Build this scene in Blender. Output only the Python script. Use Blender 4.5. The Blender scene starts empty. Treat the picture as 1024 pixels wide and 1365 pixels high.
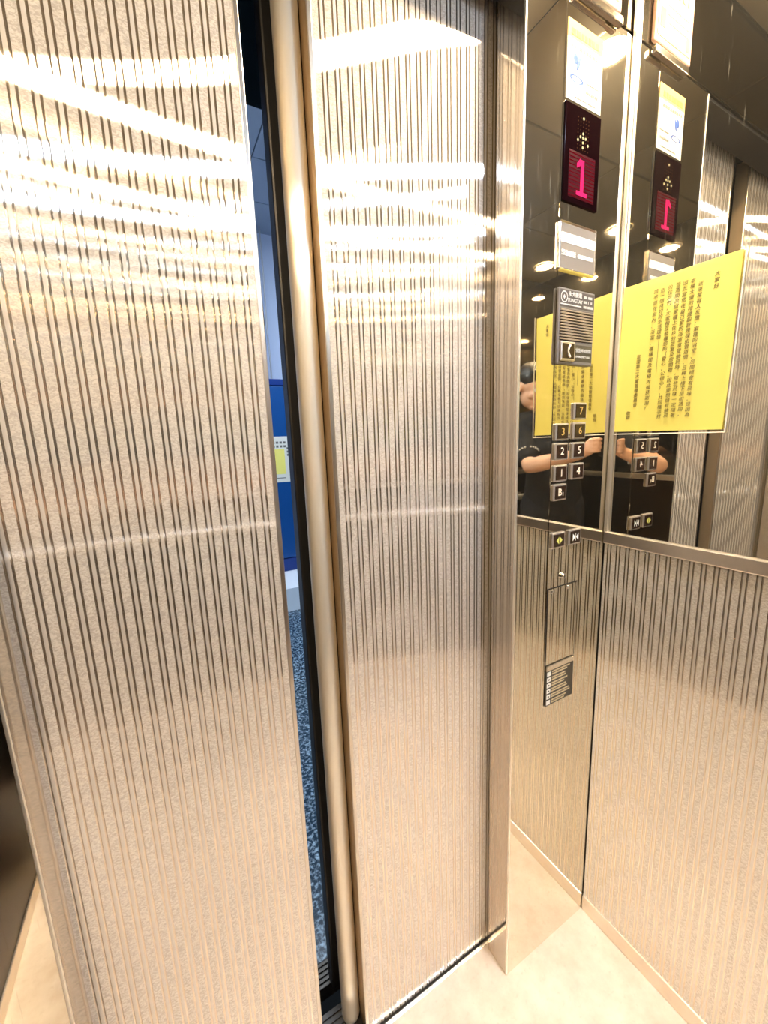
import bpy, bmesh, math, random
from mathutils import Vector, Matrix
random.seed(7)
S = bpy.context.scene
COL = S.collection
PI = math.pi

# ------------------------------------------------------------------ camera
YAW, PITCH, ROLL, FPX = 0.5025, -0.1761, -0.0373, 538.96
CAM = Vector((-0.915, -0.5701, 1.3381))
def cam_axes():
    cy, sy, cp, sp = math.cos(YAW), math.sin(YAW), math.cos(PITCH), math.sin(PITCH)
    f = Vector((sy*cp, cy*cp, sp)); r = Vector((cy, -sy, 0)); u = r.cross(f)
    c, s = math.cos(ROLL), math.sin(ROLL)
    return c*r + s*u, -s*r + c*u, f
CR, CU, CF = cam_axes()
cd = bpy.data.cameras.new('camera'); cam = bpy.data.objects.new('camera', cd); COL.objects.link(cam)
cd.sensor_fit = 'VERTICAL'; cd.sensor_height = 36.0; cd.lens = FPX/1365*36.0
cd.clip_start = 0.004; cd.clip_end = 60
cam.matrix_world = Matrix(((CR.x, CU.x, -CF.x, CAM.x), (CR.y, CU.y, -CF.y, CAM.y), (CR.z, CU.z, -CF.z, CAM.z), (0, 0, 0, 1)))
S.camera = cam

# ------------------------------------------------------------------ world, exposure
w = bpy.data.worlds.new('world'); S.world = w; w.use_nodes = True
w.node_tree.nodes['Background'].inputs[0].default_value = (0.02, 0.025, 0.03, 1)
w.node_tree.nodes['Background'].inputs[1].default_value = 0.3
vs = S.view_settings
S.display_settings.display_device = 'sRGB'
vs.view_transform = 'Standard'; vs.look = 'None'; vs.gamma = 1.0; vs.use_curve_mapping = False
vs.exposure = 0.2
cy_ = S.cycles
cy_.max_bounces = 14; cy_.glossy_bounces = 10; cy_.diffuse_bounces = 4; cy_.transparent_max_bounces = 12
cy_.sample_clamp_indirect = 50.0; cy_.caustics_reflective = True; cy_.blur_glossy = 0.3
cy_.use_denoising = True

LAMP_WARM = (1.0, 0.82, 0.575); LAMP_COOL = (0.55, 0.72, 1.0)
LAMP_POWER = 740.0
LAMPS = [(-0.225, -0.20, 'warm'), (-1.17, -0.75, 'warm'), (-0.17, -0.74, 'cool'), (-1.19, -1.20, 'warm'), (-0.19, -1.20, 'cool'), (-1.17, -0.20, 'off')]
LOBBY_POWER = 110.0

# ------------------------------------------------------------------ materials
def mat(name):
    m = bpy.data.materials.new(name); m.use_nodes = True
    nt = m.node_tree
    for n in list(nt.nodes): nt.nodes.remove(n)
    out = nt.nodes.new('ShaderNodeOutputMaterial')
    return m, nt, out
def N(nt, kind, **kw):
    n = nt.nodes.new(kind)
    for k, v in kw.items():
        if k.startswith('i_'):
            n.inputs[k[2:].replace('_', ' ')].default_value = v
        else: setattr(n, k, v)
    return n
def rgba(c): return (c[0], c[1], c[2], 1)
def plain(name, color, rough=0.5, metal=0.0, noise=0.0, nscale=40, bump=0.0, bscale=200, spec=0.5, emit=None, estr=1.0):
    m, nt, out = mat(name)
    b = N(nt, 'ShaderNodeBsdfPrincipled')
    b.inputs['Base Color'].default_value = rgba(color); b.inputs['Roughness'].default_value = rough
    b.inputs['Metallic'].default_value = metal; b.inputs['Specular IOR Level'].default_value = spec
    if emit:
        b.inputs['Emission Color'].default_value = rgba(emit); b.inputs['Emission Strength'].default_value = estr
    tc = N(nt, 'ShaderNodeTexCoord')
    if noise:
        nz = N(nt, 'ShaderNodeTexNoise'); nz.inputs['Scale'].default_value = nscale; nz.inputs['Detail'].default_value = 5
        nt.links.new(tc.outputs['Object'], nz.inputs['Vector'])
        mx = N(nt, 'ShaderNodeMix', data_type='RGBA')
        mx.inputs[6].default_value = rgba([max(0, c*(1-noise)) for c in color]); mx.inputs[7].default_value = rgba([min(1, c*(1+noise)) for c in color])
        nt.links.new(nz.outputs['Fac'], mx.inputs[0]); nt.links.new(mx.outputs[2], b.inputs['Base Color'])
    if bump:
        nb = N(nt, 'ShaderNodeTexNoise'); nb.inputs['Scale'].default_value = bscale; nb.inputs['Detail'].default_value = 3
        nt.links.new(tc.outputs['Object'], nb.inputs['Vector'])
        bp = N(nt, 'ShaderNodeBump'); bp.inputs['Strength'].default_value = bump; bp.inputs['Distance'].default_value = 0.002
        nt.links.new(nb.outputs['Fac'], bp.inputs['Height']); nt.links.new(bp.outputs['Normal'], b.inputs['Normal'])
    nt.links.new(b.outputs[0], out.inputs[0])
    return m
def emitter(name, color, strength):
    m, nt, out = mat(name)
    e = N(nt, 'ShaderNodeEmission'); e.inputs[0].default_value = rgba(color); e.inputs[1].default_value = strength
    nt.links.new(e.outputs[0], out.inputs[0]); return m
def mirror(name, color, rough=0.03, scratch=0.25, haze=0.04):
    """polished steel: near mirror, with hairline scratches and a little smear"""
    m, nt, out = mat(name)
    b = N(nt, 'ShaderNodeBsdfPrincipled'); b.inputs['Base Color'].default_value = rgba(color); b.inputs['Metallic'].default_value = 1
    tc = N(nt, 'ShaderNodeTexCoord')
    n1 = N(nt, 'ShaderNodeTexNoise'); n1.inputs['Scale'].default_value = 7; n1.inputs['Detail'].default_value = 6
    nt.links.new(tc.outputs['Object'], n1.inputs['Vector'])
    mr = N(nt, 'ShaderNodeMapRange'); mr.inputs[1].default_value = .35; mr.inputs[2].default_value = .8; mr.inputs[3].default_value = rough*.5; mr.inputs[4].default_value = rough*1.6
    nt.links.new(n1.outputs['Fac'], mr.inputs[0]); nt.links.new(mr.outputs[0], b.inputs['Roughness'])
    mp = N(nt, 'ShaderNodeMapping'); mp.inputs['Rotation'].default_value = (.5, .6, .3); mp.inputs['Scale'].default_value = (260, 260, 9)
    nt.links.new(tc.outputs['Object'], mp.inputs['Vector'])
    n2 = N(nt, 'ShaderNodeTexNoise'); n2.inputs['Scale'].default_value = 1; n2.inputs['Detail'].default_value = 2
    nt.links.new(mp.outputs[0], n2.inputs['Vector'])
    cr = N(nt, 'ShaderNodeMapRange'); cr.inputs[1].default_value = .69; cr.inputs[2].default_value = .74
    nt.links.new(n2.outputs['Fac'], cr.inputs[0])
    g = N(nt, 'ShaderNodeBsdfPrincipled'); g.inputs['Base Color'].default_value = (.75, .7, .6, 1); g.inputs['Metallic'].default_value = 1; g.inputs['Roughness'].default_value = .5
    ml = N(nt, 'ShaderNodeMath', operation='MULTIPLY_ADD'); ml.inputs[1].default_value = scratch; ml.inputs[2].default_value = haze
    nt.links.new(cr.outputs[0], ml.inputs[0])
    mx = N(nt, 'ShaderNodeMixShader'); nt.links.new(ml.outputs[0], mx.inputs[0]); nt.links.new(b.outputs[0], mx.inputs[1]); nt.links.new(g.outputs[0], mx.inputs[2])
    nt.links.new(mx.outputs[0], out.inputs[0]); return m
def ribsteel(name, color, rough, aniso, color2, rough2, mixf, emboss=0.0):
    """stainless sheet rolled vertically: reflections spread sideways into long bands"""
    m, nt, out = mat(name)
    a = N(nt, 'ShaderNodeBsdfAnisotropic', distribution='BECKMANN'); a.inputs['Color'].default_value = rgba(color); a.inputs['Roughness'].default_value = rough
    a.inputs['Anisotropy'].default_value = aniso
    t = N(nt, 'ShaderNodeCombineXYZ'); t.inputs[2].default_value = 1.0
    nt.links.new(t.outputs[0], a.inputs['Tangent'])
    g = N(nt, 'ShaderNodeBsdfPrincipled'); g.inputs['Base Color'].default_value = rgba(color2); g.inputs['Metallic'].default_value = 1; g.inputs['Roughness'].default_value = rough2
    mx = N(nt, 'ShaderNodeMixShader'); mx.inputs[0].default_value = mixf
    if emboss:
        tc = N(nt, 'ShaderNodeTexCoord'); mp = N(nt, 'ShaderNodeMapping'); mp.inputs['Scale'].default_value = (230, 230, 400)
        nt.links.new(tc.outputs['Object'], mp.inputs['Vector'])
        nz = N(nt, 'ShaderNodeTexNoise'); nz.inputs['Scale'].default_value = 1; nz.inputs['Detail'].default_value = 3; nz.inputs['Distortion'].default_value = 1.2
        nt.links.new(mp.outputs[0], nz.inputs['Vector'])
        bp = N(nt, 'ShaderNodeBump'); bp.inputs['Strength'].default_value = emboss; bp.inputs['Distance'].default_value = .0020
        nt.links.new(nz.outputs['Fac'], bp.inputs['Height']); nt.links.new(bp.outputs['Normal'], g.inputs['Normal'])
        mr = N(nt, 'ShaderNodeMapRange'); mr.inputs[1].default_value = .40; mr.inputs[2].default_value = .60; mr.inputs[3].default_value = mixf-.09; mr.inputs[4].default_value = mixf+.09
        nt.links.new(nz.outputs['Fac'], mr.inputs[0]); nt.links.new(mr.outputs[0], mx.inputs[0])
    nt.links.new(a.outputs[0], mx.inputs[1]); nt.links.new(g.outputs[0], mx.inputs[2])
    nt.links.new(mx.outputs[0], out.inputs[0]); return m

M = {}
M['band'] = ribsteel('embossed_steel', (.95, .90, .84), .23, .94, (.90, .84, .76), .85, .50, .28)
M['rib'] = ribsteel('rib_steel', (.95, .90, .84), .21, .94, (.92, .86, .78), .80, .46)
M['nose'] = ribsteel('door_edge_steel', (.95, .88, .76), .32, .72, (.98, .90, .76), .75, .56)
M['groove'] = ribsteel('groove_steel', (.80, .73, .65), .15, .92, (.8, .7, .58), .8, .07)
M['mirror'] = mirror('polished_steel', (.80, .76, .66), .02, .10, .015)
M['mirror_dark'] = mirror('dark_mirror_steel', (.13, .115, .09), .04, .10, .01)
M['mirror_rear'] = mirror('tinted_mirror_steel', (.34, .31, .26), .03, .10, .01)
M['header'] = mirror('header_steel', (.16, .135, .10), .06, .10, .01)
M['bronze'] = plain('bronze_sheet', (.055, .035, .019), .30, 1.0, .15, 8, .05, 60)
M['jamb'] = mirror('jamb_steel', (.62, .54, .45), .10, .2, .15)
M['steel'] = plain('brushed_steel', (.72, .66, .57), .28, 1.0, .08, 30)
M['steel_lt'] = plain('light_steel', (.86, .82, .74), .2, 1.0)
M['rail'] = plain('handrail_steel', (.96, .93, .88), .36, 1.0)
M['trim'] = plain('trim_steel', (.82, .74, .64), .34, 1.0, .12, 25)
M['door_side'] = plain('door_side_steel', (.50, .39, .26), .5, 1.0)
M['black'] = plain('black_void', (.008, .006, .005), .6)
M['darkmetal'] = plain('dark_metal', (.05, .045, .04), .45, .8)
M['sill'] = plain('sill_aluminium', (.07, .06, .05), .5, .5, .2, 60)
M['ceil'] = plain('ceiling_bronze', (.44, .37, .24), .4, .85, .12, 6)
M['btn_face'] = plain('button_face', (.03, .015, .008), .25)
M['bezel'] = plain('button_bezel', (.78, .72, .66), .42, 1.0)
M['amber'] = emitter('amber_numeral', (1, .62, .16), .75)
M['pale'] = plain('pale_numeral', (.85, .72, .55), .5)
M['glowyellow'] = emitter('arrow_glow', (.95, .85, .2), .8)
M['white'] = plain('white_print', (.62, .60, .56), .6)
M['ink'] = plain('ink_print', (.16, .10, .03), .7)
M['inkgrey'] = plain('grey_print', (.16, .15, .13), .7)
M['plate_grey'] = plain('panel_grey', (.19, .165, .145), .4, .2)
M['plate_dark'] = plain('plate_dark', (.055, .045, .03), .4)
M['slat'] = plain('speaker_slat', (.42, .36, .33), .35, .8)
M['slatgap'] = plain('speaker_gap', (.03, .015, .02), .7)
M['yellow'] = plain('yellow_paper', (.95, .84, .20), .6, 0, .02, 12)
M['paper'] = plain('white_paper', (.80, .78, .70), .6)
M['sticker'] = plain('sticker_paper', (.50, .485, .43), .8, spec=.1)
M['orange'] = plain('orange_header', (.50, .33, .12), .6)
M['blue_ink'] = plain('blue_print', (.02, .07, .28), .6)
M['cream'] = plain('permit_paper', (.42, .35, .22), .6)
M['stamp'] = plain('red_stamp', (.46, .18, .12), .7)
M['disp'] = plain('display_glass', (.005, .0008, .0015), .08, spec=.12)
M['redgrid'] = plain('display_grid', (.02, .001, .003), .5, spec=.04, emit=(.5, .01, .03), estr=.07)
M['redline'] = emitter('display_grid_line', (.8, .02, .05), .22)
M['reddigit'] = emitter('display_digit', (1, .03, .16), 1.35)
M['dot'] = emitter('display_dot', (1, .85, .42), 1.1)
M['dimdot'] = emitter('display_dot_dim', (.7, .35, .12), .14)
M['gold'] = plain('gold_print', (.62, .50, .30), .5)
M['blue'] = plain('blue_paint', (.005, .072, .28), .35)
M['blue_dk'] = plain('blue_paint_edge', (.004, .035, .22), .35)
M['lobbywall'] = plain('lobby_wall', (.50, .60, .80), .7)
M['lobbyceil'] = plain('lobby_ceiling', (.42, .48, .55), .7)
M['lobbywhite'] = plain('lobby_white', (.85, .9, .95), .6)
M['lobbygrey'] = plain('lobby_grey', (.30, .36, .42), .5)
M['cable'] = plain('cable_black', (.012, .012, .02), .45)
M['cable2'] = plain('cable_grey', (.35, .38, .45), .4)
M['skin'] = plain('skin', (.72, .42, .28), .5, 0, .08, 30)
M['hair'] = plain('hair', (.012, .009, .008), .5)
M['shirt'] = plain('black_cotton', (.0045, .0045, .006), .85, 0, .2, 80)
M['trousers'] = plain('dark_trousers', (.006, .0065, .011), .85)
M['shoe'] = plain('black_shoe', (.012, .011, .01), .5)
M['phone'] = plain('phone_body', (.010, .009, .010), .15)
M['lens'] = plain('lens_glass', (.004, .004, .008), .05)

def floor_mat():
    m, nt, out = mat('beige_vinyl')
    b = N(nt, 'ShaderNodeBsdfPrincipled'); b.inputs['Roughness'].default_value = .42
    tc = N(nt, 'ShaderNodeTexCoord')
    n1 = N(nt, 'ShaderNodeTexNoise'); n1.inputs['Scale'].default_value = 9; n1.inputs['Detail'].default_value = 8; n1.inputs['Roughness'].default_value = .65
    n2 = N(nt, 'ShaderNodeTexNoise'); n2.inputs['Scale'].default_value = 90; n2.inputs['Detail'].default_value = 4
    for n in (n1, n2): nt.links.new(tc.outputs['Object'], n.inputs['Vector'])
    r1 = N(nt, 'ShaderNodeValToRGB'); e = r1.color_ramp.elements
    e[0].position = .32; e[0].color = (.55, .435, .33, 1); e[1].position = .62; e[1].color = (.70, .595, .475, 1)
    nt.links.new(n1.outputs['Fac'], r1.inputs[0])
    r2 = N(nt, 'ShaderNodeMapRange'); r2.inputs[1].default_value = .60; r2.inputs[2].default_value = .72; r2.inputs[4].default_value = .45
    nt.links.new(n2.outputs['Fac'], r2.inputs[0])
    mx = N(nt, 'ShaderNodeMix', data_type='RGBA'); mx.inputs[7].default_value = (.52, .40, .30, 1)
    nt.links.new(r2.outputs[0], mx.inputs[0]); nt.links.new(r1.outputs[0], mx.inputs[6]); nt.links.new(mx.outputs[2], b.inputs['Base Color'])
    nt.links.new(b.outputs[0], out.inputs[0]); return m
M['floor'] = floor_mat()
def granite_mat():
    m, nt, out = mat('dark_granite')
    b = N(nt, 'ShaderNodeBsdfPrincipled'); b.inputs['Roughness'].default_value = .25
    tc = N(nt, 'ShaderNodeTexCoord')
    v = N(nt, 'ShaderNodeTexNoise'); v.inputs['Scale'].default_value = 75; v.inputs['Detail'].default_value = 3; v.inputs['Roughness'].default_value = .7
    nt.links.new(tc.outputs['Object'], v.inputs['Vector'])
    r = N(nt, 'ShaderNodeValToRGB'); e = r.color_ramp.elements
    e[0].position = .47; e[0].color = (.010, .028, .05, 1); e[1].position = .70; e[1].color = (.42, .58, .70, 1)
    nt.links.new(v.outputs['Fac'], r.inputs[0]); nt.links.new(r.outputs[0], b.inputs['Base Color'])
    nt.links.new(b.outputs[0], out.inputs[0]); return m
M['granite'] = granite_mat()
def sleeve_mat():
    m, nt, out = mat('clear_sleeve')
    t = N(nt, 'ShaderNodeBsdfTransparent'); t.inputs[0].default_value = (.97, .97, .95, 1)
    g = N(nt, 'ShaderNodeBsdfAnisotropic'); g.inputs['Roughness'].default_value = .08
    fr = N(nt, 'ShaderNodeFresnel'); fr.inputs[0].default_value = 1.4
    mx = N(nt, 'ShaderNodeMixShader')
    nt.links.new(fr.outputs[0], mx.inputs[0]); nt.links.new(t.outputs[0], mx.inputs[1]); nt.links.new(g.outputs[0], mx.inputs[2])
    nt.links.new(mx.outputs[0], out.inputs[0]); return m
M['sleeve'] = sleeve_mat()

# ------------------------------------------------------------------ mesh helpers
class MB:
    """collects shapes into ONE mesh"""
    def __init__(s): s.v = []; s.f = []; s.m = []; s.sm = []
    def add(s, verts, faces, mi=0, smooth=False):
        o = len(s.v); s.v += [tuple(p) for p in verts]
        for f in faces: s.f.append([i+o for i in f]); s.m.append(mi); s.sm.append(smooth)
    def box(s, x0, x1, y0, y1, z0, z1, bev=0.0, mi=0):
        x0, x1 = min(x0, x1), max(x0, x1); y0, y1 = min(y0, y1), max(y0, y1); z0, z1 = min(z0, z1), max(z0, z1)
        bm = bmesh.new(); bmesh.ops.create_cube(bm, size=1)
        for v in bm.verts:
            v.co = Vector(((x0+x1)/2 + v.co.x*(x1-x0), (y0+y1)/2 + v.co.y*(y1-y0), (z0+z1)/2 + v.co.z*(z1-z0)))
        if bev: bmesh.ops.bevel(bm, geom=bm.edges[:], offset=bev, segments=2, affect='EDGES', profile=.5)
        s.bm(bm, mi)
    def bm(s, bm, mi=0, smooth=False):
        bm.verts.index_update()
        s.add([v.co.copy() for v in bm.verts], [[v.index for v in f.verts] for f in bm.faces], mi, smooth); bm.free()
    def cyl(s, a, b, r, n=16, r2=None, mi=0, smooth=True):
        a, b = Vector(a), Vector(b); d = (b-a).normalized(); r2 = r if r2 is None else r2
        p = d.orthogonal().normalized(); q = d.cross(p)
        vs_ = []
        for c, rr in ((a, r), (b, r2)):
            for i in range(n):
                t = 2*PI*i/n; vs_.append(c + (p*math.cos(t) + q*math.sin(t))*rr)
        s.add(vs_, [[i, (i+1) % n, n+(i+1) % n, n+i] for i in range(n)], mi, smooth)
        s.add(vs_[:n], [list(range(n))[::-1]], mi); s.add(vs_[n:], [list(range(n))], mi)
    def tube(s, pts, rad, n=10, mi=0, flat=1.0, up=None):
        """smooth chain of rings with round ends"""
        pts = [Vector(p) for p in pts]; rad = list(rad) if hasattr(rad, '__len__') else [rad]*len(pts)
        d0 = (pts[1]-pts[0]).normalized(); d1 = (pts[-1]-pts[-2]).normalized()
        P = [pts[0]-d0*rad[0]*.86, pts[0]-d0*rad[0]*.5] + pts + [pts[-1]+d1*rad[-1]*.5, pts[-1]+d1*rad[-1]*.86]
        Rr = [rad[0]*.5, rad[0]*.87] + rad + [rad[-1]*.87, rad[-1]*.5]
        vs_ = []; prev = None
        for k, p in enumerate(P):
            d = (P[min(k+1, len(P)-1)] - P[max(k-1, 0)]).normalized()
            if prev is None:
                a = (Vector(up) - d*Vector(up).dot(d)).normalized() if up is not None else d.orthogonal().normalized()
            else: a = (prev - d*prev.dot(d)).normalized()
            prev = a; b = d.cross(a)
            for i in range(n):
                t = 2*PI*i/n; vs_.append(p + a*math.cos(t)*Rr[k] + b*math.sin(t)*Rr[k]*flat)
        fs = []
        for k in range(len(P)-1):
            for i in range(n): fs.append([k*n+i, k*n+(i+1) % n, (k+1)*n+(i+1) % n, (k+1)*n+i])
        fs.append(list(range(n))[::-1]); fs.append([(len(P)-1)*n+i for i in range(n)])
        s.add(vs_, fs, mi, True)
    def ball(s, c, rx, ry=None, rz=None, mat3=None, mi=0, seg=16):
        ry = rx if ry is None else ry; rz = rx if rz is None else rz
        bm = bmesh.new(); bmesh.ops.create_uvsphere(bm, u_segments=seg, v_segments=seg//2+2, radius=1)
        for v in bm.verts:
            p = Vector((v.co.x*rx, v.co.y*ry, v.co.z*rz))
            v.co = (mat3 @ p if mat3 else p) + Vector(c)
        s.bm(bm, mi, True)
    def text(s, body, size, T, depth=0.0003, align='CENTER', spacing=1.0, line=1.0, shear=0.0, bold=0.0):
        cu = bpy.data.curves.new('t', 'FONT'); cu.body = body; cu.size = size; cu.align_x = align; cu.align_y = 'CENTER'
        cu.extrude = depth; cu.space_character = spacing; cu.space_line = line; cu.shear = shear; cu.resolution_u = 2; cu.offset = bold
        o = bpy.data.objects.new('t', cu); COL.objects.link(o); bpy.context.view_layer.update()
        me = bpy.data.meshes.new_from_object(o.evaluated_get(bpy.context.evaluated_depsgraph_get()))
        s.add([T @ v.co for v in me.vertices], [list(p.vertices) for p in me.polygons])
        bpy.data.objects.remove(o); bpy.data.curves.remove(cu); bpy.data.meshes.remove(me)
    def build(s, name, mats, parent=None, **props):
        me = bpy.data.meshes.new(name); me.from_pydata(s.v, [], s.f)
        for m in (mats if isinstance(mats, (list, tuple)) else [mats]): me.materials.append(m)
        me.polygons.foreach_set('material_index', s.m); me.polygons.foreach_set('use_smooth', s.sm)
        me.validate(); me.update()
        o = bpy.data.objects.new(name, me); COL.objects.link(o)
        if parent: o.parent = parent
        for k, v in props.items(): o[k] = v
        return o
def link_child(o, parent):
    """parent without moving: parents here stand at the origin or carry only a location"""
    o.parent = parent; o.matrix_parent_inverse = parent.matrix_world.inverted()
def empty(name, loc=(0, 0, 0), **props):
    o = bpy.data.objects.new(name, None); COL.objects.link(o); o.location = loc; o.empty_display_size = .05
    for k, v in props.items(): o[k] = v
    bpy.context.view_layer.update()
    return o
def part(mb, name, m, parent, **props):
    o = mb.build(name, m, None, **props); link_child(o, parent); return o
def boxpart(name, m, parent, *b, bev=0, **props):
    q = MB(); q.box(*b, bev=bev); return part(q, name, m, parent, **props)
ST = dict(kind='structure')

PITCH_R = 0.0213
def ribs(mb, u0, u1, z0, z1, place, start=0.0):
    """one pressed sheet: embossed band, groove, round rib, groove; place(u, h) -> (x, y); mi 0 band, 1 rib"""
    def strip(pts, mi, smooth):
        vs_ = []
        for u, h in pts:
            u = min(max(u, u0), u1); x, y = place(u, h); vs_ += [(x, y, z0), (x, y, z1)]
        mb.add(vs_, [[2*i, 2*i+2, 2*i+3, 2*i+1] for i in range(len(pts)-1)], mi, smooth)
    u = u0 - start
    while u < u1 - 1e-6:
        el = [([(0, 0), (.0055, .0001), (.0108, 0)], 0, True),
              ([(.0108+.0030*i/6, -.00036*math.sin(PI*i/6)) for i in range(7)], 2, True),
              ([(.0138+.0046*i/8, .00015*math.sin(PI*i/8)) for i in range(9)], 1, True),
              ([(.0184+.0029*i/6, -.00036*math.sin(PI*i/6)) for i in range(7)], 2, True)]
        for pts, mi, sm in el:
            pp = [(u+a, h) for a, h in pts]
            if pp[0][0] >= u1 or pp[-1][0] <= u0: continue
            strip(pp, mi, sm)
        u += PITCH_R

# ------------------------------------------------------------------ the cabin shell
XL, XR, YR, H, T = -1.40, 0.0, -1.40, 2.30, 2.10
JL, JR, DY = -1.10, -0.30, 0.083
q = MB(); q.box(XL-.05, XR+.05, YR-.05, .072, -.03, 0); fl = q.build('floor', M['floor'], **ST)

# ceiling: six bronze panels with dark joints
ce = MB(); ce.box(XL-.05, XR+.05, YR-.05, .08, H+.012, H+.05); ceiling = ce.build('ceiling', M['black'], **ST)
for i in range(2):
    for j in range(3):
        x0 = XL + .7*i; y0 = YR + .4667*j
        boxpart('ceiling_panel', M['ceil'], ceiling, x0+.004, x0+.696, y0+.004, y0+.4627, H, H+.012, bev=.002)

# right wall: ribbed sheet below, mirror above
def wall_side(name, x, sgn, lower, upper, ribbed):
    wq = MB(); wq.box(x, x+sgn*.04, YR-.05, .0, -.02, H+.02)
    wl = wq.build(name, M['darkmetal'], **ST)
    up = MB(); up.box(x-sgn*.003, x+sgn*.001, YR, -.0008, 1.105, H-.0005); part(up, 'mirror_panel', upper, wl)
    lo = MB()
    if ribbed:
        ribs(lo, .0025, -YR, .045, 1.079, lambda u, h: (x-sgn*(.004+h), -u), start=.004)
        part(lo, 'ribbed_panel', [M['band'], M['rib'], M['groove']], wl)
    else:
        lo.box(x-sgn*.004, x+sgn*.001, YR, -.001, .045, 1.079); part(lo, 'lower_panel', lower, wl)
    return wl
wr = wall_side('wall_right', XR, 1, None, M['mirror'], True)
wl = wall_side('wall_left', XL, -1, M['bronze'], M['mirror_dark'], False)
wq = MB(); wq.box(XL-.05, XR+.05, YR-.05, YR, -.02, H+.02); wb = wq.build('wall_rear', M['darkmetal'], **ST)
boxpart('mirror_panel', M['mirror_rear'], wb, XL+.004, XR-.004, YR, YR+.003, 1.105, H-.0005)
boxpart('lower_panel', M['bronze'], wb, XL+.004, XR-.004, YR, YR+.004, .045, 1.079)
for nm, b in (('baseboard_right', (XR-.008, XR, YR, -.001, 0, .046)), ('baseboard_left', (XL, XL+.008, YR, -.001, 0, .046)), ('baseboard_rear', (XL+.008, XR-.008, YR, YR+.008, 0, .046))):
    bq = MB(); bq.box(*b, bev=.002); bq.build(nm, M['trim'], **ST)
for i, b in enumerate([(XR-.010, XR, YR, -.001, 1.077, 1.1055), (XL, XL+.010, YR, -.001, 1.077, 1.1055), (XL+.010, XR-.010, YR, YR+.010, 1.077, 1.1055)]):
    bq = MB(); bq.box(*b, bev=.0025); bq.build('trim_%d' % (i+1), M['trim'], **ST)
# light steel corner strip between the two mirrors
bq = MB(); bq.box(-.0105, -.0031, -.0105, -.0013, 1.1060, H-.001, bev=.0016); bq.build('trim_4', plain('corner_strip', (.88, .80, .66), .45, 1.0), **ST)
for k, (x, s) in enumerate(((JR, 1), (JL, -1))):
    bq = MB(); bq.box(x-s*.0016, x+s*.0020, -.0008, .0032, .001, T-.004, bev=.0007); bq.build('trim_%d' % (11+k), plain('edge_highlight', (.95, .90, .80), .42, 1.0), **ST)  # added bright strips: bevel highlight of the return panel edges put into colour

# front wall: return panels left and right of the door, header above
def return_panel(name, x0, x1):
    rq = MB(); rq.box(x0, x1, 0, .064, 0, T-.003, bev=.0015); return rq.build(name, M['mirror'], **ST)
return_panel('wall_front_right', JR, XR)
lp = return_panel('wall_front_left', XL, JL)
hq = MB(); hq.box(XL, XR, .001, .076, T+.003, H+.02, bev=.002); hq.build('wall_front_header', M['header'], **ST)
hq = MB(); hq.box(XL, XR, .008, .074, T-.004, T+.004); hq.build('trim_5', M['black'], **ST)
# jamb faces lining the recess
for nm, xx, s in (('trim_6', JR, 1), ('trim_7', JL, -1)):
    jq = MB(); jq.box(xx-s*.0012, xx+s*.0005, .0035, .0635, .001, T-.006); jq.build(nm, M['jamb'], **ST)

# ------------------------------------------------------------------ car doors
def door(name, x0, x1, nose):
    d = empty(name, (0, 0, 0), **ST)
    lo = MB()
    ribs(lo, 0, x1-x0-.007, .004, T+.03, (lambda u, h: (x0+.007+u, DY+.001-h)) if nose else (lambda u, h: (x1-.007-u, DY+.001-h)))
    part(lo, 'ribbed_panel', [M['band'], M['rib'], M['groove']], d)
    e0 = x0 if nose else x1-.0075
    boxpart('edge_strip', M['steel'], d, e0, e0+.0075, DY, DY+.004, .004, T+.03, bev=.001)
    boxpart('door_back', M['door_side'], d, x0+.002, x1-.002, DY+.0045, DY+.036, .004, T+.03)
    if nose:
        nq = MB(); cx, cyy, r = -.6700, .128, .0205
        nq.tube([(cx, cyy, .022), (cx, cyy, .7), (cx, cyy, 1.4), (cx, cyy, T+.02)], r, n=28, up=(1, 0, 0))
        part(nq, 'door_edge', M['nose'], d, label='rounded leading edge of warm brushed metal')
    return d
door('door_1', -1.19, -.750, False)
door('door_2', -.652, -.21, True)

# sills and floor edging
bq = MB(); bq.box(JL-.1, JR+.1, .072, .080, -.03, .002, bev=.001); bq.build('trim_8', M['steel_lt'], **ST)
sq = MB(); sq.box(JL-.1, JR+.1, .080, .168, -.04, -.004)
for i in range(7): sq.box(JL-.1, JR+.1, .083+.0122*i, .090+.0122*i, -.004, -.0005)
sq.build('trim_9', M['sill'], **ST)
sq = MB(); sq.box(JL-.1, JR+.1, .212, .265, -.04, -.004)
for i in range(5): sq.box(JL-.1, JR+.1, .212+.0108*i, .2185+.0108*i, -.004, 0)
sq.build('trim_10', M['sill'], **ST)

# ------------------------------------------------------------------ the lobby seen through the gap
q = MB(); q.box(-2.6, 2.4, .265, 4.0, -.05, -.002); q.build('floor_lobby', M['granite'], **ST)
q = MB(); q.box(-2.6, 2.4, 3.65, 3.72, -.05, 3.4); q.build('wall_lobby_rear', M['lobbywall'], **ST)
q = MB(); q.box(-2.66, -2.6, .25, 3.72, -.05, 3.4); q.build('wall_lobby_left', M['lobbywall'], **ST)
q = MB(); q.box(2.4, 2.46, .25, 3.72, -.05, 3.4); q.build('wall_lobby_right', M['lobbywall'], **ST)
lc = MB(); lc.box(-2.66, 2.46, .25, 3.72, 3.315, 3.36); lobc = lc.build('ceiling_lobby', M['darkmetal'], **ST)
for i in range(8):
    for j in range(6):
        x0 = -2.6+.625*i; y0 = .5+.53*j
        boxpart('ceiling_tile', M['lobbyceil'], lobc, x0+.004, x0+.621, y0+.004, y0+.526, 3.30, 3.315)
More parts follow.
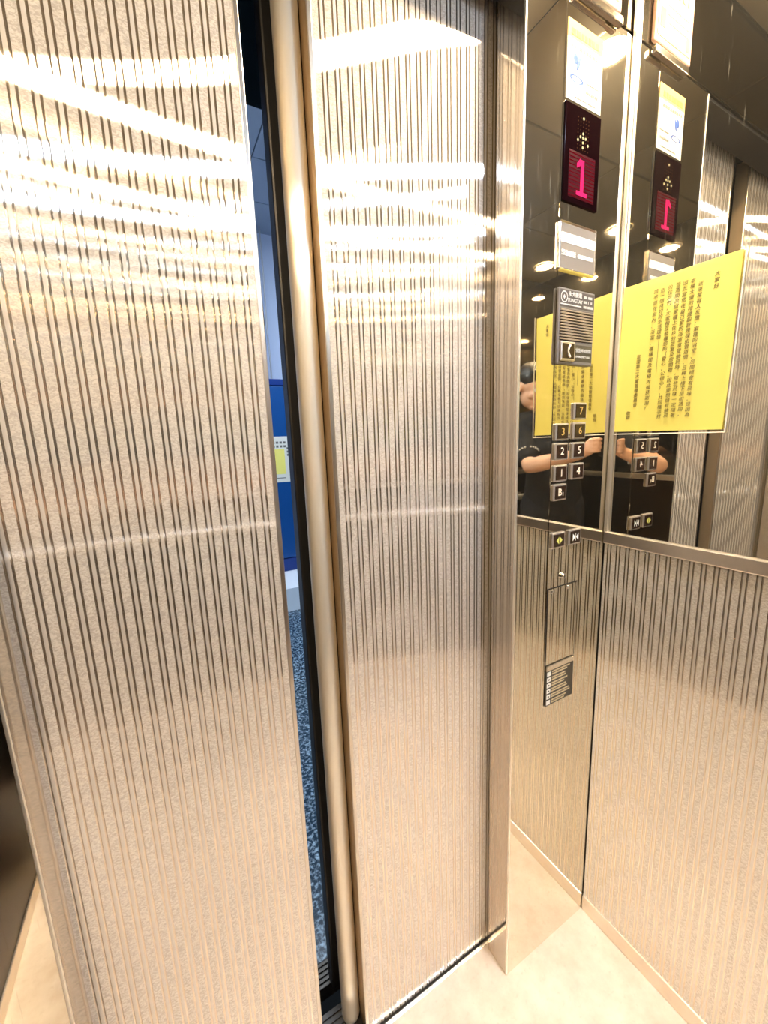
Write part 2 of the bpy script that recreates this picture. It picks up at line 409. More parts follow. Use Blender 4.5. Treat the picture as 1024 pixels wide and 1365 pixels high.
q = MB(); q.box(-2.6, -1.15, .24, .5, -.05, 3.36); q.box(-.25, 2.4, .24, .5, -.05, 3.36); q.box(-1.15, -.25, .24, .5, T+.0, 3.36)
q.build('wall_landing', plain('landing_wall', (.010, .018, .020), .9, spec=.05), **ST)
for nm, x0, x1 in (('door_3', -1.2, -.76), ('door_4', -.689, -.22)):
    dq = MB(); dq.box(x0, x1, .192, .226, .004, T+.04, bev=.004); dq.build(nm, M['darkmetal'], **ST)
# low step the cabinet stands on
q = MB(); q.add([(-2.6, 2.52, -.002), (2.4, 2.52, -.002), (2.4, 2.72, .115), (-2.6, 2.72, .115), (-2.6, 3.65, .115), (2.4, 3.65, .115), (2.4, 3.65, -.002), (-2.6, 3.65, -.002)],
               [[0, 1, 2, 3], [5, 4, 3, 2], [4, 5, 6, 7], [7, 6, 1, 0], [0, 3, 4, 7], [1, 6, 5, 2]])
for k in (0,): q.m[k] = 1
q.build('floor_step', [M['lobbywhite'], M['lobbygrey']], **ST)

cab = empty('utility_cabinet', (.15, 3.2, .115), label='blue painted steel cabinet standing in the lobby beyond the door gap', category='cabinet')
boxpart('body', M['blue'], cab, -.45, .75, 3.22, 3.52, .118, 1.86, bev=.006)
boxpart('top_rim', M['blue_dk'], cab, -.46, .76, 3.205, 3.53, 1.86, 1.915, bev=.004)
boxpart('door', M['blue'], cab, -.44, .74, 3.20, 3.22, .25, 1.85, bev=.004)
boxpart('plinth', M['blue_dk'], cab, -.45, .75, 3.205, 3.22, .118, .24, bev=.002)
nt_ = empty('cabinet_notice', (.10, 3.198, 1.0), label='white paper notice with a yellow block on the blue cabinet', category='notice')
boxpart('sheet', M['paper'], nt_, -.08, .195, 3.1975, 3.1995, .985, 1.405)
boxpart('yellow_block', M['yellow'], nt_, -.03, .125, 3.1966, 3.1975, 1.06, 1.29)
tq = MB()
for r_, zz in enumerate((1.35, 1.315)):
    for k in range(6): tq.box(-.05+.034*k, -.05+.034*k+.022, 3.1966, 3.1975, zz-.01, zz+.01)
for k in range(3): tq.box(.148, .168, 3.1966, 3.1975, 1.285-.03*k, 1.305-.03*k)
tq.box(-.03, .12, 3.1966, 3.1975, 1.02, 1.028)
part(tq, 'print', M['inkgrey'], nt_, kind='stuff')
for k, tone in enumerate(('leftmost black', 'thin grey', 'middle black', 'rightmost grey')):
    x = .02 + .036*k; cq = MB(); rr = (-.004, .005, -.005, .004)[k]
    cq.tube([(x, 3.46, 3.27), (x+rr, 3.46, 2.85), (x-rr, 3.46, 2.4), (x+rr, 3.46, 2.1), (x, 3.46, 1.925)], .0085 if k % 2 else .012, n=8)
    cq.build('cable', M['cable2'] if k % 2 else M['cable'], label=tone + ' cable running from the lobby ceiling into the blue cabinet', category='cable', group='cables above the blue cabinet')
ll = empty('added_lobby_light', (-.6, 1.6, 3.27), label='unseen strip light added under the lobby ceiling in place of daylight', category='lamp')  # unseen lamp, added to stand in for the bluish daylight of the lobby
boxpart('housing', M['lobbywhite'], ll, -1.2, .9, 1.52, 1.68, 3.268, 3.30, bev=.004)
boxpart('diffuser', emitter('lobby_fill_diffuser', (.80, .90, 1.0), LOBBY_POWER), ll, -1.18, .88, 1.54, 1.66, 3.258, 3.268)

# ------------------------------------------------------------------ ceiling lamps
em = {'warm': emitter('warm_lamp', LAMP_WARM, LAMP_POWER), 'cool': emitter('cool_lamp', LAMP_COOL, LAMP_POWER*.95), 'off': plain('unlit_lamp', (.5, .48, .42), .3)}
where = ['warm lit recessed ceiling lamp above the floor button panel', 'warm lit recessed ceiling lamp midway along the left wall', 'cool white recessed ceiling lamp midway along the right wall',
         'warm lit recessed ceiling lamp in the rear left corner', 'cool white recessed ceiling lamp in the rear right corner', 'unlit recessed ceiling lamp in the front left corner']
for (x, y, k), lb in zip(LAMPS, where):
    L = empty('ceiling_lamp', (x, y, H-.01), label=lb, category='lamp', group='recessed ceiling lamps')
    rq = MB(); n = 32
    for r0, r1, z0, z1 in ((.058, .044, H-.0005, H-.008), (.044, .041, H-.008, H-.004)):
        rq.add([(x+math.cos(2*PI*i/n)*r, y+math.sin(2*PI*i/n)*r, z) for r, z in ((r0, z0), (r1, z1)) for i in range(n)], [[i, n+i, n+(i+1) % n, (i+1) % n] for i in range(n)], 0, True)
    part(rq, 'rim', M['steel_lt'], L)
    dq = MB(); dq.add([(x+math.cos(2*PI*i/n)*.042, y+math.sin(2*PI*i/n)*.042, H-.005) for i in range(n)], [list(range(n))[::-1]])
    part(dq, 'diffuser', em[k], L)

# ------------------------------------------------------------------ handrails
def handrail(lb, a, b, wall):
    a, b, wall = Vector(a), Vector(b), Vector(wall)
    hr = empty('handrail', (a+b)/2, label=lb, category='handrail')
    q = MB(); q.tube([a, (a+b)/2, b], .019, n=20); part(q, 'bar', M['rail'], hr)
    for t in (.08, .5, .92):
        p = a.lerp(b, t); q = MB(); q.cyl(p, p+wall, .008, 12); q.cyl(p+wall*.93, p+wall, .024, 20); part(q, 'bracket', M['steel'], hr)
handrail('polished tubular handrail on the rear wall', (-1.33, -1.345, .93), (-.07, -1.345, .93), (0, -.0505, 0))

# ------------------------------------------------------------------ control panel, on the face y = 0
def TX(x, y, z): return Matrix.Translation((x, y, z)) @ Matrix.Rotation(PI/2, 4, 'X')       # text facing -y
def bars(mb, x0, x1, z, h, y, fill=.7, gap=.0012, unit=.0035):
    x = x0
    while x < x1-.0008:
        wd = unit*random.uniform(.6, 1.3); 
        mb.box(x, min(x+wd, x1), y-.0002, y, z-h/2, z+h/2); x += wd+gap
cp = empty('control_panel', (-.15, 0, 1.09), label='lift control panel column with buttons, red floor display and intercom on the mirror return', category='control panel')
boxpart('faceplate', M['mirror'], cp, -.203, -.097, -.0012, 0, .712, 2.088, bev=.0005)
YF = -.0012
# floor display
dp = boxpart('floor_display', M['disp'], cp, -.2005, -.0985, YF-.003, YF, 1.766, 1.927, bev=.001, label='black display showing a red 1 and an arrow of dots')
boxpart('led_grid', M['redgrid'], dp, -.187, -.112, YF-.0036, YF-.003, 1.776, 1.853)
gq = MB()
for k in range(12): gq.box(-.1865, -.1125, YF-.0040, YF-.0036, 1.7785+.0063*k, 1.7799+.0063*k)
part(gq, 'grid_line', M['redline'], dp)
dq = MB(); yd = YF-.0044
dq.box(-.1545, -.1455, yd-.0004, yd, 1.788, 1.842); dq.box(-.1655, -.1345, yd-.0004, yd, 1.782, 1.789)
dq.add([(-.1555, yd-.0004, 1.845), (-.1555, yd-.0004, 1.832), (-.1665, yd-.0004, 1.826), (-.1665, yd-.0004, 1.834)], [[0, 1, 2, 3], [3, 2, 1, 0]])
part(dq, 'digit', M['reddigit'], dp)
ad = MB(); bd = MB()
for (dx, dz) in [(0, 1.911), (0, 1.8865), (-.0075, 1.880), (0, 1.880), (.0075, 1.880), (-.0145, 1.8735), (0, 1.872), (.0145, 1.8705), (0, 1.864)]:
    ad.ball((-.150+dx, YF-.003, dz), .0024, .0012, .0024, seg=10)
for i in range(5):
    for j in range(9): bd.ball((-.165+.0075*i, YF-.003, 1.860+.0063*j), .0012, .0006, .0012, seg=8)
part(ad, 'arrow_dot', M['dot'], dp); part(bd, 'unlit_dot', M['dimdot'], dp)
# intercom
ic = MB(); ic.box(-.204, -.0945, YF-.006, YF, 1.474, 1.616, bev=.0025)
icom = part(ic, 'intercom', M['plate_grey'], cp, label='grey intercom with speaker slots and a telephone button')
yi = YF-.006
boxpart('name_panel', plain('intercom_head', (.075, .06, .05), .5, .1), icom, -.201, -.0975, yi-.0005, yi, 1.581, 1.612)
sp_ = MB(); sp_.box(-.200, -.099, yi-.0003, yi, 1.519, 1.578); part(sp_, 'speaker_back', M['slatgap'], icom)
for k in range(11): boxpart('slat', M['slat'], icom, -.200, -.099, yi-.0022, yi-.0003, 1.5205+.0053*k, 1.5235+.0053*k)
lq = MB()
nn = 24
for r0, r1 in ((.0105, .0085),):
    lq.add([(-.190+math.cos(2*PI*i/nn)*r*.95, yi-.0009, 1.599+math.sin(2*PI*i/nn)*r) for r in (r0, r1) for i in range(nn)], [[i, (i+1) % nn, nn+(i+1) % nn, nn+i] for i in range(nn)])
lq.add([(-.190, yi-.0009, 1.6035), (-.1935, yi-.0009, 1.599), (-.190, yi-.0009, 1.5945), (-.1865, yi-.0009, 1.599)], [[0, 1, 2, 3]])
lq.text('永大機電', .0105, TX(-.1575, yi-.0008, 1.6050), spacing=.98)
lq.text('YUNGTAY', .0098, TX(-.1575, yi-.0008, 1.5942), spacing=1.0)
bars(lq, -.2, -.138, 1.5858, .0022, yi-.0006, unit=.0026, gap=.0007)
for r_, (zz, ws) in enumerate([(1.6045, ((-.131, -.120), (-.117, -.105))), (1.5955, ((-.131, -.121), (-.117, -.114), (-.109, -.105))), (1.5865, ((-.131, -.121), (-.118, -.0995)))]):
    for a_, b_ in ws: bars(lq, a_, b_, zz, .0046, yi-.0006, unit=.0021, gap=.0010)
part(lq, 'lettering', M['white'], icom)
bz = MB(); bz.box(-.199, -.1555, yi-.005, yi, 1.480, 1.517, bev=.0022); bz.build('call_button', M['bezel']); cb = bpy.data.objects['call_button']; link_child(cb, icom)
hq = MB()
hq.box(-.1945, -.160, yi-.0058, yi-.0046, 1.4845, 1.5125, bev=.0005)
# face and handset symbol stay at the third level: joined into one face with two materials
pts = [(-.1745, 1.509), (-.1775, 1.505), (-.1795, 1.4985), (-.1775, 1.492), (-.1745, 1.488)]
hq.tube([(a, yi-.0064, b) for a, b in pts], [.0022, .0021, .0015, .0021, .0024], n=8, mi=1)
part(hq, 'button_face', [M['btn_face'], M['pale']], icom, label='dark button face with a telephone handset symbol')
boxpart('call_label', M['plate_dark'], icom, -.1525, -.0985, yi-.0005, yi, 1.4815, 1.513)
lq = MB(); lq.text('緊急呼叫按鈕', .0080, TX(-.1255, yi-.0008, 1.5020), spacing=1.03)
lq.text('EMERGENCY CALL', .0058, TX(-.1255, yi-.0008, 1.4905), spacing=.94); part(lq, 'call_lettering', M['white'], icom)
# buttons
def button(name, x, z, txt, m, lb, sym=None):
    q = MB(); q.box(x-.0205, x+.0205, YF-.0050, YF, z-.0175, z+.0175, bev=.0022)
    b = part(q, name, M['bezel'], cp, label=lb)
    boxpart('button_face', M['btn_face'], b, x-.0165, x+.0165, YF-.0060, YF-.0048, z-.0138, z+.0138, bev=.0005)
    t = MB(); yy = YF-.0064
    if sym == 'open':
        for s in (-1, 1): t.add([(x+s*.0012, yy, z+.008), (x+s*.0012, yy, z-.008), (x+s*.0098, yy, z)], [[0, 1, 2], [2, 1, 0]])
    elif sym == 'close':
        for s in (-1, 1): t.add([(x+s*.0095, yy, z+.0085), (x+s*.0095, yy, z-.0085), (x+s*.0015, yy, z)], [[0, 1, 2], [2, 1, 0]])
        t.box(x-.0007, x+.0007, yy-.0002, yy, z-.0085, z+.0085)
    else:
        if txt == 'B1': t.text('B', .0225, TX(x-.0025, yy, z)); t.text('1', .011, TX(x+.0075, yy, z-.004), bold=.0001)
        else: t.text(txt, .0225, TX(x, yy, z))
    part(t, 'numeral' if not sym else 'arrow_symbol', m, b)
for i, (tx, mm) in enumerate((('B1', M['pale']), ('1', M['pale']), ('2', M['pale']), ('3', M['amber']))):
    button('floor_button', -.177, (1.215, 1.2555, 1.301, 1.341)[i], tx, mm, 'square button marked ' + tx)
for i, (tx, mm) in enumerate((('4', M['pale']), ('5', M['pale']), ('6', M['amber']), ('7', M['amber']))):
    button('floor_button', -.122, (1.2565, 1.301, 1.3425, 1.383)[i], tx, mm, 'square button marked ' + tx)
button('door_open_button', -.175, 1.110, '', M['glowyellow'], 'square button with a yellow door-open arrow pair', 'open')
button('door_close_button', -.121, 1.110, '', M['paper'], 'square button with a white door-close arrow pair', 'close')
# service flap, key switch, screws
q = MB(); q.cyl((-.152, YF, 1.024), (-.152, YF-.004, 1.024), .0075, 20); q.cyl((-.152, YF-.004, 1.024), (-.152, YF-.006, 1.024), .0045, 16)
ks = part(q, 'key_switch', M['steel_lt'], cp); boxpart('key_slot', M['black'], ks, -.153, -.151, YF-.0064, YF-.0058, 1.0205, 1.0275)
fq = MB()
for b in ((-.201, -.1985, .817, 1.002), (-.1015, -.099, .817, 1.002), (-.201, -.099, 1.0, 1.0022)): fq.box(b[0], b[1], YF-.0004, YF, b[2], b[3])
part(fq, 'flap_joint', M['black'], cp)
boxpart('service_flap', M['mirror'], cp, -.1982, -.1018, YF-.0012, YF, .8185, .9996, bev=.0004)
for x in (-.186, -.132):
    q = MB(); q.ball((x, YF-.0012, .9935), .0045, .0028, .0045, seg=12); part(q, 'screw', M['steel_lt'], cp)

# plates and papers stuck to the panel: things of their own
ip = empty('instruction_plate', (-.15, 0, .713), label='small black instruction plate with six white squares below the service flap', category='sign')
y0 = YF-.0014
boxpart('plate', M['plate_dark'], ip, -.198, -.102, y0-.0012, y0, .7145, .8165)
boxpart('top_strip', M['steel_lt'], ip, -.198, -.102, y0-.004, y0, .8045, .8165, bev=.001)
tq = MB(); wq_ = MB(); dq = MB()
for k in range(6):
    z = .795-.0145*k; wq_.box(-.194, -.1815, y0-.0016, y0-.0012, z-.0052, z+.0052)
    if 0 < k < 5: dq.box(-.190, -.1855, y0-.0019, y0-.0016, z-.0017, z+.0017)
    for s in (.0030, -.0030): bars(tq, -.177, random.uniform(-.135, -.112), z+s, .0038, y0-.0012, unit=.003, gap=.0009)
part(wq_, 'white_square', M['paper'], ip); part(dq, 'square_symbol', M['plate_dark'], ip); part(tq, 'lettering', M['gold'], ip)

pc = empty('phone_number_plate', (-.15, 0, 1.646), label='grey plate with a white band and an emergency phone number under the display', category='sign')
q = MB(); q.box(-.206, -.0955, YF-.003, YF-.0002, 1.6465, 1.7325, bev=.0035); part(q, 'frame', M['steel_lt'], pc)
boxpart('face', M['plate_grey'], pc, -.2025, -.099, YF-.0036, YF-.0026, 1.651, 1.7285)
boxpart('white_band', M['paper'], pc, -.201, -.1, YF-.0040, YF-.0035, 1.696, 1.7125)
tq = MB(); tq.text('緊急電話', .0105, TX(-.179, YF-.0040, 1.677), bold=.0003); tq.text('02-27700000', .0095, TX(-.129, YF-.0040, 1.677), bold=.0003, spacing=.92)
part(tq, 'lettering', M['paper'], pc, kind='stuff')

sk = empty('sticker', (-.15, 0, 1.932), label='white and orange paper sticker with a blue figure above the floor display', category='sticker')
ys = YF-.0002
boxpart('sheet', M['sticker'], sk, -.199, -.0995, ys-.0006, ys, 1.9325, 2.0255)
boxpart('orange_header', M['orange'], sk, -.199, -.0995, ys-.0006, ys, 2.0255, 2.0535)
tq = MB(); bars(tq, -.19, -.11, 2.036, .010, ys-.0008, unit=.009, gap=.003); part(tq, 'header_print', plain('header_print', (.36, .20, .05), .6), sk)
tq = MB(); bars(tq, -.190, -.112, 2.016, .0052, ys-.0008, unit=.006, gap=.003); bars(tq, -.145, -.108, 1.970, .0022, ys-.0008, unit=.004, gap=.001); bars(tq, -.145, -.110, 1.956, .0042, ys-.0008, unit=.004, gap=.0015); bars(tq, -.175, -.115, 1.940, .0018, ys-.0008, unit=.004, gap=.001)
part(tq, 'small_print', M['inkgrey'], sk, kind='stuff')
bl = MB()
bl.ball((-.176, ys-.0007, 1.998), .0065, .0004, .008, seg=14); bl.ball((-.168, ys-.0007, 1.993), .004, .0003, .012, Matrix.Rotation(.35, 3, 'Y'), seg=14)
for r0, r1 in ((.019, .014),):
    n = 28; bl.add([(-.172+math.cos(2*PI*i/n)*r, ys-.0008, 1.9675+math.sin(2*PI*i/n)*r*.32) for r in (r0, r1) for i in range(n)], [[i, (i+1) % n, n+(i+1) % n, n+i] for i in range(n)])
part(bl, 'blue_figure', M['blue_ink'], sk)

# framed permit on the header
pm = empty('permit_frame', (-.128, 0, 2.1), label='framed cream inspection permit on the header above the button column', category='sign')
q = MB(); q.box(-.198, -.058, -.007, .0005, 2.1085, 2.275, bev=.003); part(q, 'frame', plain('permit_frame', (.50, .32, .26), .35), pm)
boxpart('sheet', M['cream'], pm, -.190, -.066, -.0078, -.0068, 2.121, 2.270)
q = MB(); q.box(-.185, -.058, -.012, -.0012, 2.086, 2.100, bev=.002); part(q, 'clip', M['steel_lt'], pm)
tq = MB(); tq.text('131231', .036, TX(-.128, -.0082, 2.213), bold=-.0002, spacing=.95)
for zz in (2.18, 2.165, 2.152): bars(tq, -.178, -.10, zz, .0025, -.0079, unit=.006, gap=.002)
part(tq, 'lettering', M['inkgrey'], pm, kind='stuff')
boxpart('stamp', M['stamp'], pm, -.092, -.074, -.0082, -.0078, 2.138, 2.170); boxpart('stamp', M['stamp'], pm, -.186, -.174, -.0082, -.0078, 2.128, 2.152)

# ------------------------------------------------------------------ yellow notice on the right wall (faces -x)
nz = empty('yellow_notice', (-.003, -.11, 1.332), label='yellow paper notice in a clear sleeve stuck on the right mirror wall', category='notice')
XP = -.0034
def tilt(y, z):    # it hangs very slightly turned
    a = .012; cy0, cz0 = -.108, 1.486; return (cy0+(y-cy0)*math.cos(a)-(z-cz0)*math.sin(a), cz0+(y-cy0)*math.sin(a)+(z-cz0)*math.cos(a))
q = MB(); ny, nz_ = 10, 12; vs_ = []
for i in range(ny+1):
    for j in range(nz_+1):
        y = -.010-.204*i/ny; z = 1.336+.300*j/nz_; lift = .0012*math.sin(5*z*3+y*20)+.002*max(0, (i/ny-.8)/.2)*max(0, (.2-j/nz_)/.2)
        yy, zz = tilt(y, z); vs_.append((XP-.0016-lift, yy, zz))
q.add(vs_, [[i*(nz_+1)+j, i*(nz_+1)+j+1, (i+1)*(nz_+1)+j+1, (i+1)*(nz_+1)+j] for i in range(ny) for j in range(nz_)], 0, True)
part(q, 'sheet', M['yellow'], nz)
cols = [('大家好', -.1797, 1.6135, 1.5825), ('近來常有人反應：家裡的浴室、房間裡會有菸味，是因為', -.1545, 1.6045, 1.3605), ('本棟大廈的排煙設計是採由管道間，且棟上樓下是相通的，', -.1415, 1.6135, 1.3620),
        ('因此當您在自己家的浴室享受抽菸時，那些菸味一定隨著', -.1288, 1.6140, 1.3605), ('管道間流竄家樓上住戶的浴室及房間裡。因此要想請有抽菸', -.1165, 1.6145, 1.3610), ('的住戶們，大家相互發揮您的（愛心、公德心），共同攜手打', -.1030, 1.6138, 1.3595),
        ('造一個良好的生活環境', -.0892, 1.6122, 1.5160), ('請不要在家內、浴室、樓梯間及電梯內抽菸謝謝！', -.0770, 1.6142, 1.3770), ('富滢第二大廈管理委員會', -.0530, 1.4940, 1.3865), ('敬啟', -.0405, 1.3790, 1.3610)]
tq = MB()
for s, y, za, zb in cols:
    n = len(s)
    for k, ch in enumerate(s):
        z = za - (za-zb)*(k+.5)/n; yy, zz = tilt(y, z)
        TP = Matrix.Translation((XP-.0036, yy, zz)) @ Matrix.Rotation(-PI/2, 4, 'Z') @ Matrix.Rotation(PI/2, 4, 'X')
        tq.text(ch, .0088, TP, depth=.0001, shear=.12)
yy, zz = tilt(-.0906, 1.4828); tq.box(XP-.0037, XP-.0035, yy-.0003, yy+.0003, zz-.0325, zz+.0325)
part(tq, 'lettering', M['ink'], nz)
q = MB(); vs_ = [(XP-.0042, *tilt(y, z)) for y, z in ((-.0095, 1.330), (-.219, 1.330), (-.219, 1.640), (-.0095, 1.640))]
q.add(vs_, [[0, 3, 2, 1]]); 
part(q, 'sleeve', M['sleeve'], nz, label='clear plastic sleeve over the sheet')
q = MB()
for a_, b_ in (((-.0095, 1.3305), (-.219, 1.3305)), ((-.2187, 1.3305), (-.2187, 1.6395))):
    ya, za = tilt(*a_); yb, zb = tilt(*b_); q.cyl((XP-.0040, ya, za), (XP-.0040, yb, zb), .0011, 6)
part(q, 'sleeve_edge', plain('sleeve_edge', (.75, .66, .50), .25), nz)

# ------------------------------------------------------------------ the person holding the phone (seen in the mirrors)
DV = Vector((.849, .528, 0))                                   # from the phone's mirror image back to the phone: the line of sight of the corner
def rp(b, l, z): return Vector((-.915-.849*b+.528*l, -.570-.528*b-.849*l, z))   # b back from the phone, l to its right
def fuse(mb, name, m, parent, voxel=.007, smooth=4, **props):
    me = bpy.data.meshes.new('tmp'); me.from_pydata(mb.v, [], mb.f); me.update()
    o = bpy.data.objects.new('tmp', me); COL.objects.link(o)
    r = o.modifiers.new('r', 'REMESH'); r.mode = 'VOXEL'; r.voxel_size = voxel
    sm = o.modifiers.new('s', 'SMOOTH'); sm.factor = .5; sm.iterations = smooth
    bpy.context.view_layer.update()
    me2 = bpy.data.meshes.new_from_object(o.evaluated_get(bpy.context.evaluated_depsgraph_get()))
    bpy.data.objects.remove(o); bpy.data.meshes.remove(me)
    me2.name = name; me2.materials.clear(); me2.materials.append(m)
    me2.polygons.foreach_set('use_smooth', [True]*len(me2.polygons)); me2.polygons.foreach_set('material_index', [0]*len(me2.polygons))
    o = bpy.data.objects.new(name, me2); COL.objects.link(o)
    for k, v in props.items(): o[k] = v
    if parent: link_child(o, parent)
    return o
# smartphone, its back to the camera's line of sight
def PX(r, u, f): return CAM + CR*r + CU*u + CF*f
PHC = (.002, -.045)                                           # phone centre, right and up of the lens
ph = empty('smartphone', PX(PHC[0], PHC[1], -.008), label='black smartphone held upright in both hands by the person', category='phone')
R3 = Matrix((CR, CU, CF)).transposed().to_4x4()
bm = bmesh.new(); bmesh.ops.create_cube(bm, size=1)
for v in bm.verts: v.co = Vector((v.co.x*.080, v.co.y*.150, v.co.z*.0078))
bmesh.ops.bevel(bm, geom=[e for e in bm.edges if abs(e.verts[0].co.z-e.verts[1].co.z) > .001], offset=.010, segments=5, affect='EDGES')
bmesh.ops.bevel(bm, geom=bm.edges[:], offset=.0012, segments=2, affect='EDGES')
bm.transform(Matrix.Translation(PX(PHC[0], PHC[1], -.0079)) @ R3)
q = MB(); q.bm(bm); part(q, 'body', M['phone'], ph)
q = MB()
for dr, du in ((-.016, .004), (-.010, -.014)):
    q.cyl(PX(dr, du, -.0040), PX(dr, du, -.0018), .0058, 18)
part(q, 'camera_lens', M['lens'], ph)

pe = empty('person', rp(.47, .30, 0), label='person in black t-shirt and dark trousers holding up a phone with both hands', category='person')
RS, LS = rp(.44, .49, 1.40), rp(.31, .095, 1.39)               # shoulders
RE, LE = rp(.22, .385, 1.165), rp(.18, -.205, 1.172)           # elbows
NECK, CHEST, WAIST, HIPS = rp(.40, .325, 1.44), rp(.40, .295, 1.27), rp(.43, .29, 1.10), rp(.45, .29, .94)
HEAD = rp(.35, .405, 1.60)
FW = Vector((.849, .528, 0)); FW = (FW*.96 + Vector((-.528, .849, 0))*.28).normalized()   # body faces the corner
SD = Vector((FW.y, -FW.x, 0))                                  # the person's right
prh, plh = PHC[0]+.040, PHC[0]-.040
RW, LW = PX(prh+.062, PHC[1]-.062, -.050), PX(plh-.058, PHC[1]-.070, -.048)              # wrists
b_ = MB()
b_.tube([HIPS, WAIST, CHEST, NECK], [.135, .125, .14, .075], n=20, flat=.72, up=SD)
b_.tube([RS-SD*.02, (RS+LS)/2+Vector((0, 0, .02)), LS+SD*.02], [.062, .08, .062], n=16)
b_.tube([NECK-Vector((0, 0, .03)), NECK+Vector((0, 0, .06)), HEAD-Vector((0, 0, .06))], [.062, .055, .055], n=16)
for sh, el, wr_ in ((RS, RE, RW), (LS, LE, LW)):
    b_.tube([sh, sh.lerp(el, .45), el], [.056, .050, .041], n=14)
    d = wr_-el
    b_.tube([el, el+d*.28, el+d*.7, wr_], [.041, .043, .033, .026], n=14)
FT = [HIPS+SD*.11, HIPS-SD*.11]
for s, hp in ((1, HIPS+SD*.085), (-1, HIPS-SD*.085)):
    kn = Vector((hp.x, hp.y, .50))+SD*s*.012+FW*.02; an = Vector((hp.x, hp.y, .085))+SD*s*.018-FW*.01
    b_.tube([hp, hp.lerp(kn, .5), kn], [.088, .077, .056], n=16); b_.tube([kn, kn.lerp(an, .35), an], [.055, .053, .036], n=16)
    b_.tube([an-Vector((0, 0, .045))-FW*.03, an-Vector((0, 0, .05))+FW*.07, an-Vector((0, 0, .058))+FW*.15], [.034, .036, .026], n=14)
# head: faces the phone
look = (CAM-HEAD).normalized(); hs = Vector((look.y, -look.x, 0)).normalized(); hu = hs.cross(look)
if hu.z < 0: hu = -hu
H3 = Matrix((hs, look, hu)).transposed()
def hp_(x, y, z): return HEAD + H3 @ Vector((x, y, z))
b_.ball(hp_(0, -.012, .03), .077, .094, .088, H3, seg=24); b_.ball(hp_(0, .018, -.035), .062, .070, .078, H3, seg=20)
b_.ball(hp_(0, .055, -.088), .030, .026, .024, H3, seg=14)                                  # chin
b_.tube([hp_(0, .086, .022), hp_(0, .104, -.010), hp_(0, .106, -.022)], [.009, .013, .014], n=10)   # nose
b_.ball(hp_(0, .076, .040), .052, .014, .010, H3, seg=14)                                    # brow
for s in (-1, 1):
    b_.ball(hp_(s*.078, -.008, .0), .010, .020, .032, H3, seg=12)                            # ears
    b_.ball(hp_(s*.040, .062, -.022), .022, .018, .020, H3, seg=12)                          # cheeks
b_.ball(hp_(0, .086, -.052), .024, .008, .006, H3, seg=12); b_.ball(hp_(0, .084, -.062), .021, .009, .007, H3, seg=12)   # lips
# hands: palm beside the phone, four fingers round its back, thumb on the screen side
for sg, wr_, edge, eh in ((1, RW, prh, .0), (-1, LW, plh, -.012)):
    pc_ = PX(edge+sg*.030, PHC[1]-.030+eh, -.036)
    b_.tube([wr_, wr_.lerp(pc_, .55), pc_], [.026, .031, .033], n=14, flat=.62, up=CU)
    b_.ball(pc_, .026, .040, .024, Matrix((CR, CU, CF)).transposed(), seg=14)
    for k, (du, ln) in enumerate(((.012, 1.0), (-.007, 1.06), (-.026, .98), (-.044, .82))):
        u0 = PHC[1]+du+eh
        b_.tube([PX(edge+sg*.034, u0-.006, -.030), PX(edge+sg*.027, u0+.002, -.004), PX(edge+sg*.013, u0+.004, .0085), PX(edge+sg*.002-sg*.006*(ln-.8), u0+.004, .0075)], [.0100, .0094, .0086, .0074], n=10)
    b_.tube([PX(edge+sg*.020, PHC[1]-.040+eh, -.048), PX(edge+sg*.016, PHC[1]-.010+eh, -.038), PX(edge-sg*.004, PHC[1]+.012+eh, -.024)], [.0135, .0115, .0092], n=12)
body = fuse(b_, 'body', M['skin'], pe, .006, 2)
for s in (-1, 1):
    q = MB(); q.ball(hp_(s*.032, .076, .012), .0125, .0115, .0125, H3, seg=14); eye = part(q, 'eye', M['white'], pe)
    q = MB(); q.ball(hp_(s*.032, .0845, .012), .0058, .0038, .0058, H3, seg=12); part(q, 'pupil', M['lens'], eye)
h_ = MB(); h_.ball(hp_(0, -.024, .050), .086, .098, .084, H3, seg=24); h_.ball(hp_(0, -.050, .0), .080, .070, .085, H3, seg=20)
for i in range(7): h_.ball(hp_(-.055+.018*i, .052-.004*abs(i-3), .094), .020, .024, .022, H3, seg=10)
fuse(h_, 'hair', M['hair'], pe, .007, 2)
t_ = MB()
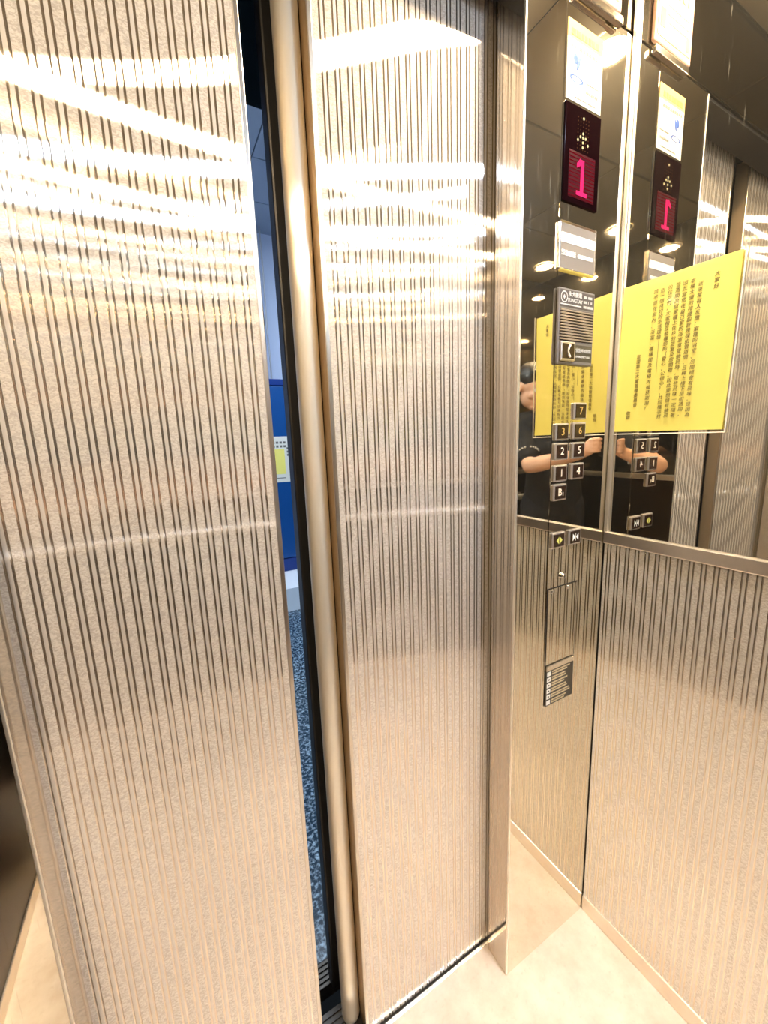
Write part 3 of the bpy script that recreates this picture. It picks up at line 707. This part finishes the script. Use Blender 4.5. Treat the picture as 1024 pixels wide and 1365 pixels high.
t_.tube([HIPS-Vector((0, 0, .07)), HIPS, WAIST, CHEST, NECK-Vector((0, 0, .035))], [.172, .166, .150, .155, .085], n=22, flat=.74, up=SD)
t_.tube([RS-SD*.02, (RS+LS)/2+Vector((0, 0, .012)), LS+SD*.02], [.072, .088, .072], n=16)
for sh, el in ((RS, RE), (LS, LE)): t_.tube([sh, sh.lerp(el, .40), sh.lerp(el, .78)], [.070, .066, .062], n=16)
shirt = fuse(t_, 't_shirt', M['shirt'], pe, .009, 3)
for sh, el in ((RS, RE), (LS, LE)):                              # small white print round the sleeve hem
    d = (el-sh).normalized(); a = d.cross(Vector((0, 0, 1))).normalized(); c = d.cross(a); p0 = sh.lerp(el, .74); q = MB()
    for k in range(26):
        if k % 7 == 6: continue
        t = 2*PI*k/26; n_ = a*math.cos(t)+c*math.sin(t); q.ball(p0+n_*.0645, .0055, .0055, .0055, seg=8)
    part(q, 'sleeve_print', M['white'], pe)
p_ = MB(); p_.tube([HIPS+Vector((0, 0, .03)), HIPS-Vector((0, 0, .05))], [.154, .158], n=22, flat=.76, up=SD)
for s, hp in ((1, HIPS+SD*.085), (-1, HIPS-SD*.085)):
    kn = Vector((hp.x, hp.y, .50))+SD*s*.012+FW*.02; an = Vector((hp.x, hp.y, .115))+SD*s*.018-FW*.01
    p_.tube([hp-Vector((0, 0, .02)), hp.lerp(kn, .5), kn, kn.lerp(an, .5), an], [.098, .090, .072, .066, .062], n=16)
fuse(p_, 'trousers', M['trousers'], pe, .009, 3)
for s, hp in ((1, HIPS+SD*.085), (-1, HIPS-SD*.085)):
    an = Vector((hp.x, hp.y, .045))+SD*s*.018-FW*.01; q = MB()
    q.tube([an-FW*.045, an+FW*.06, an+FW*.165], [.044, .046, .036], n=14); q.tube([an+Vector((0, 0, .02)), an+Vector((0, 0, .07))], [.045, .045], n=14)
    sh_ = fuse(q, 'shoe', M['shoe'], pe, .007, 2)
    mz = min(v.co.z for v in sh_.data.vertices)
    for v in sh_.data.vertices: v.co.z = max(v.co.z, .0015)
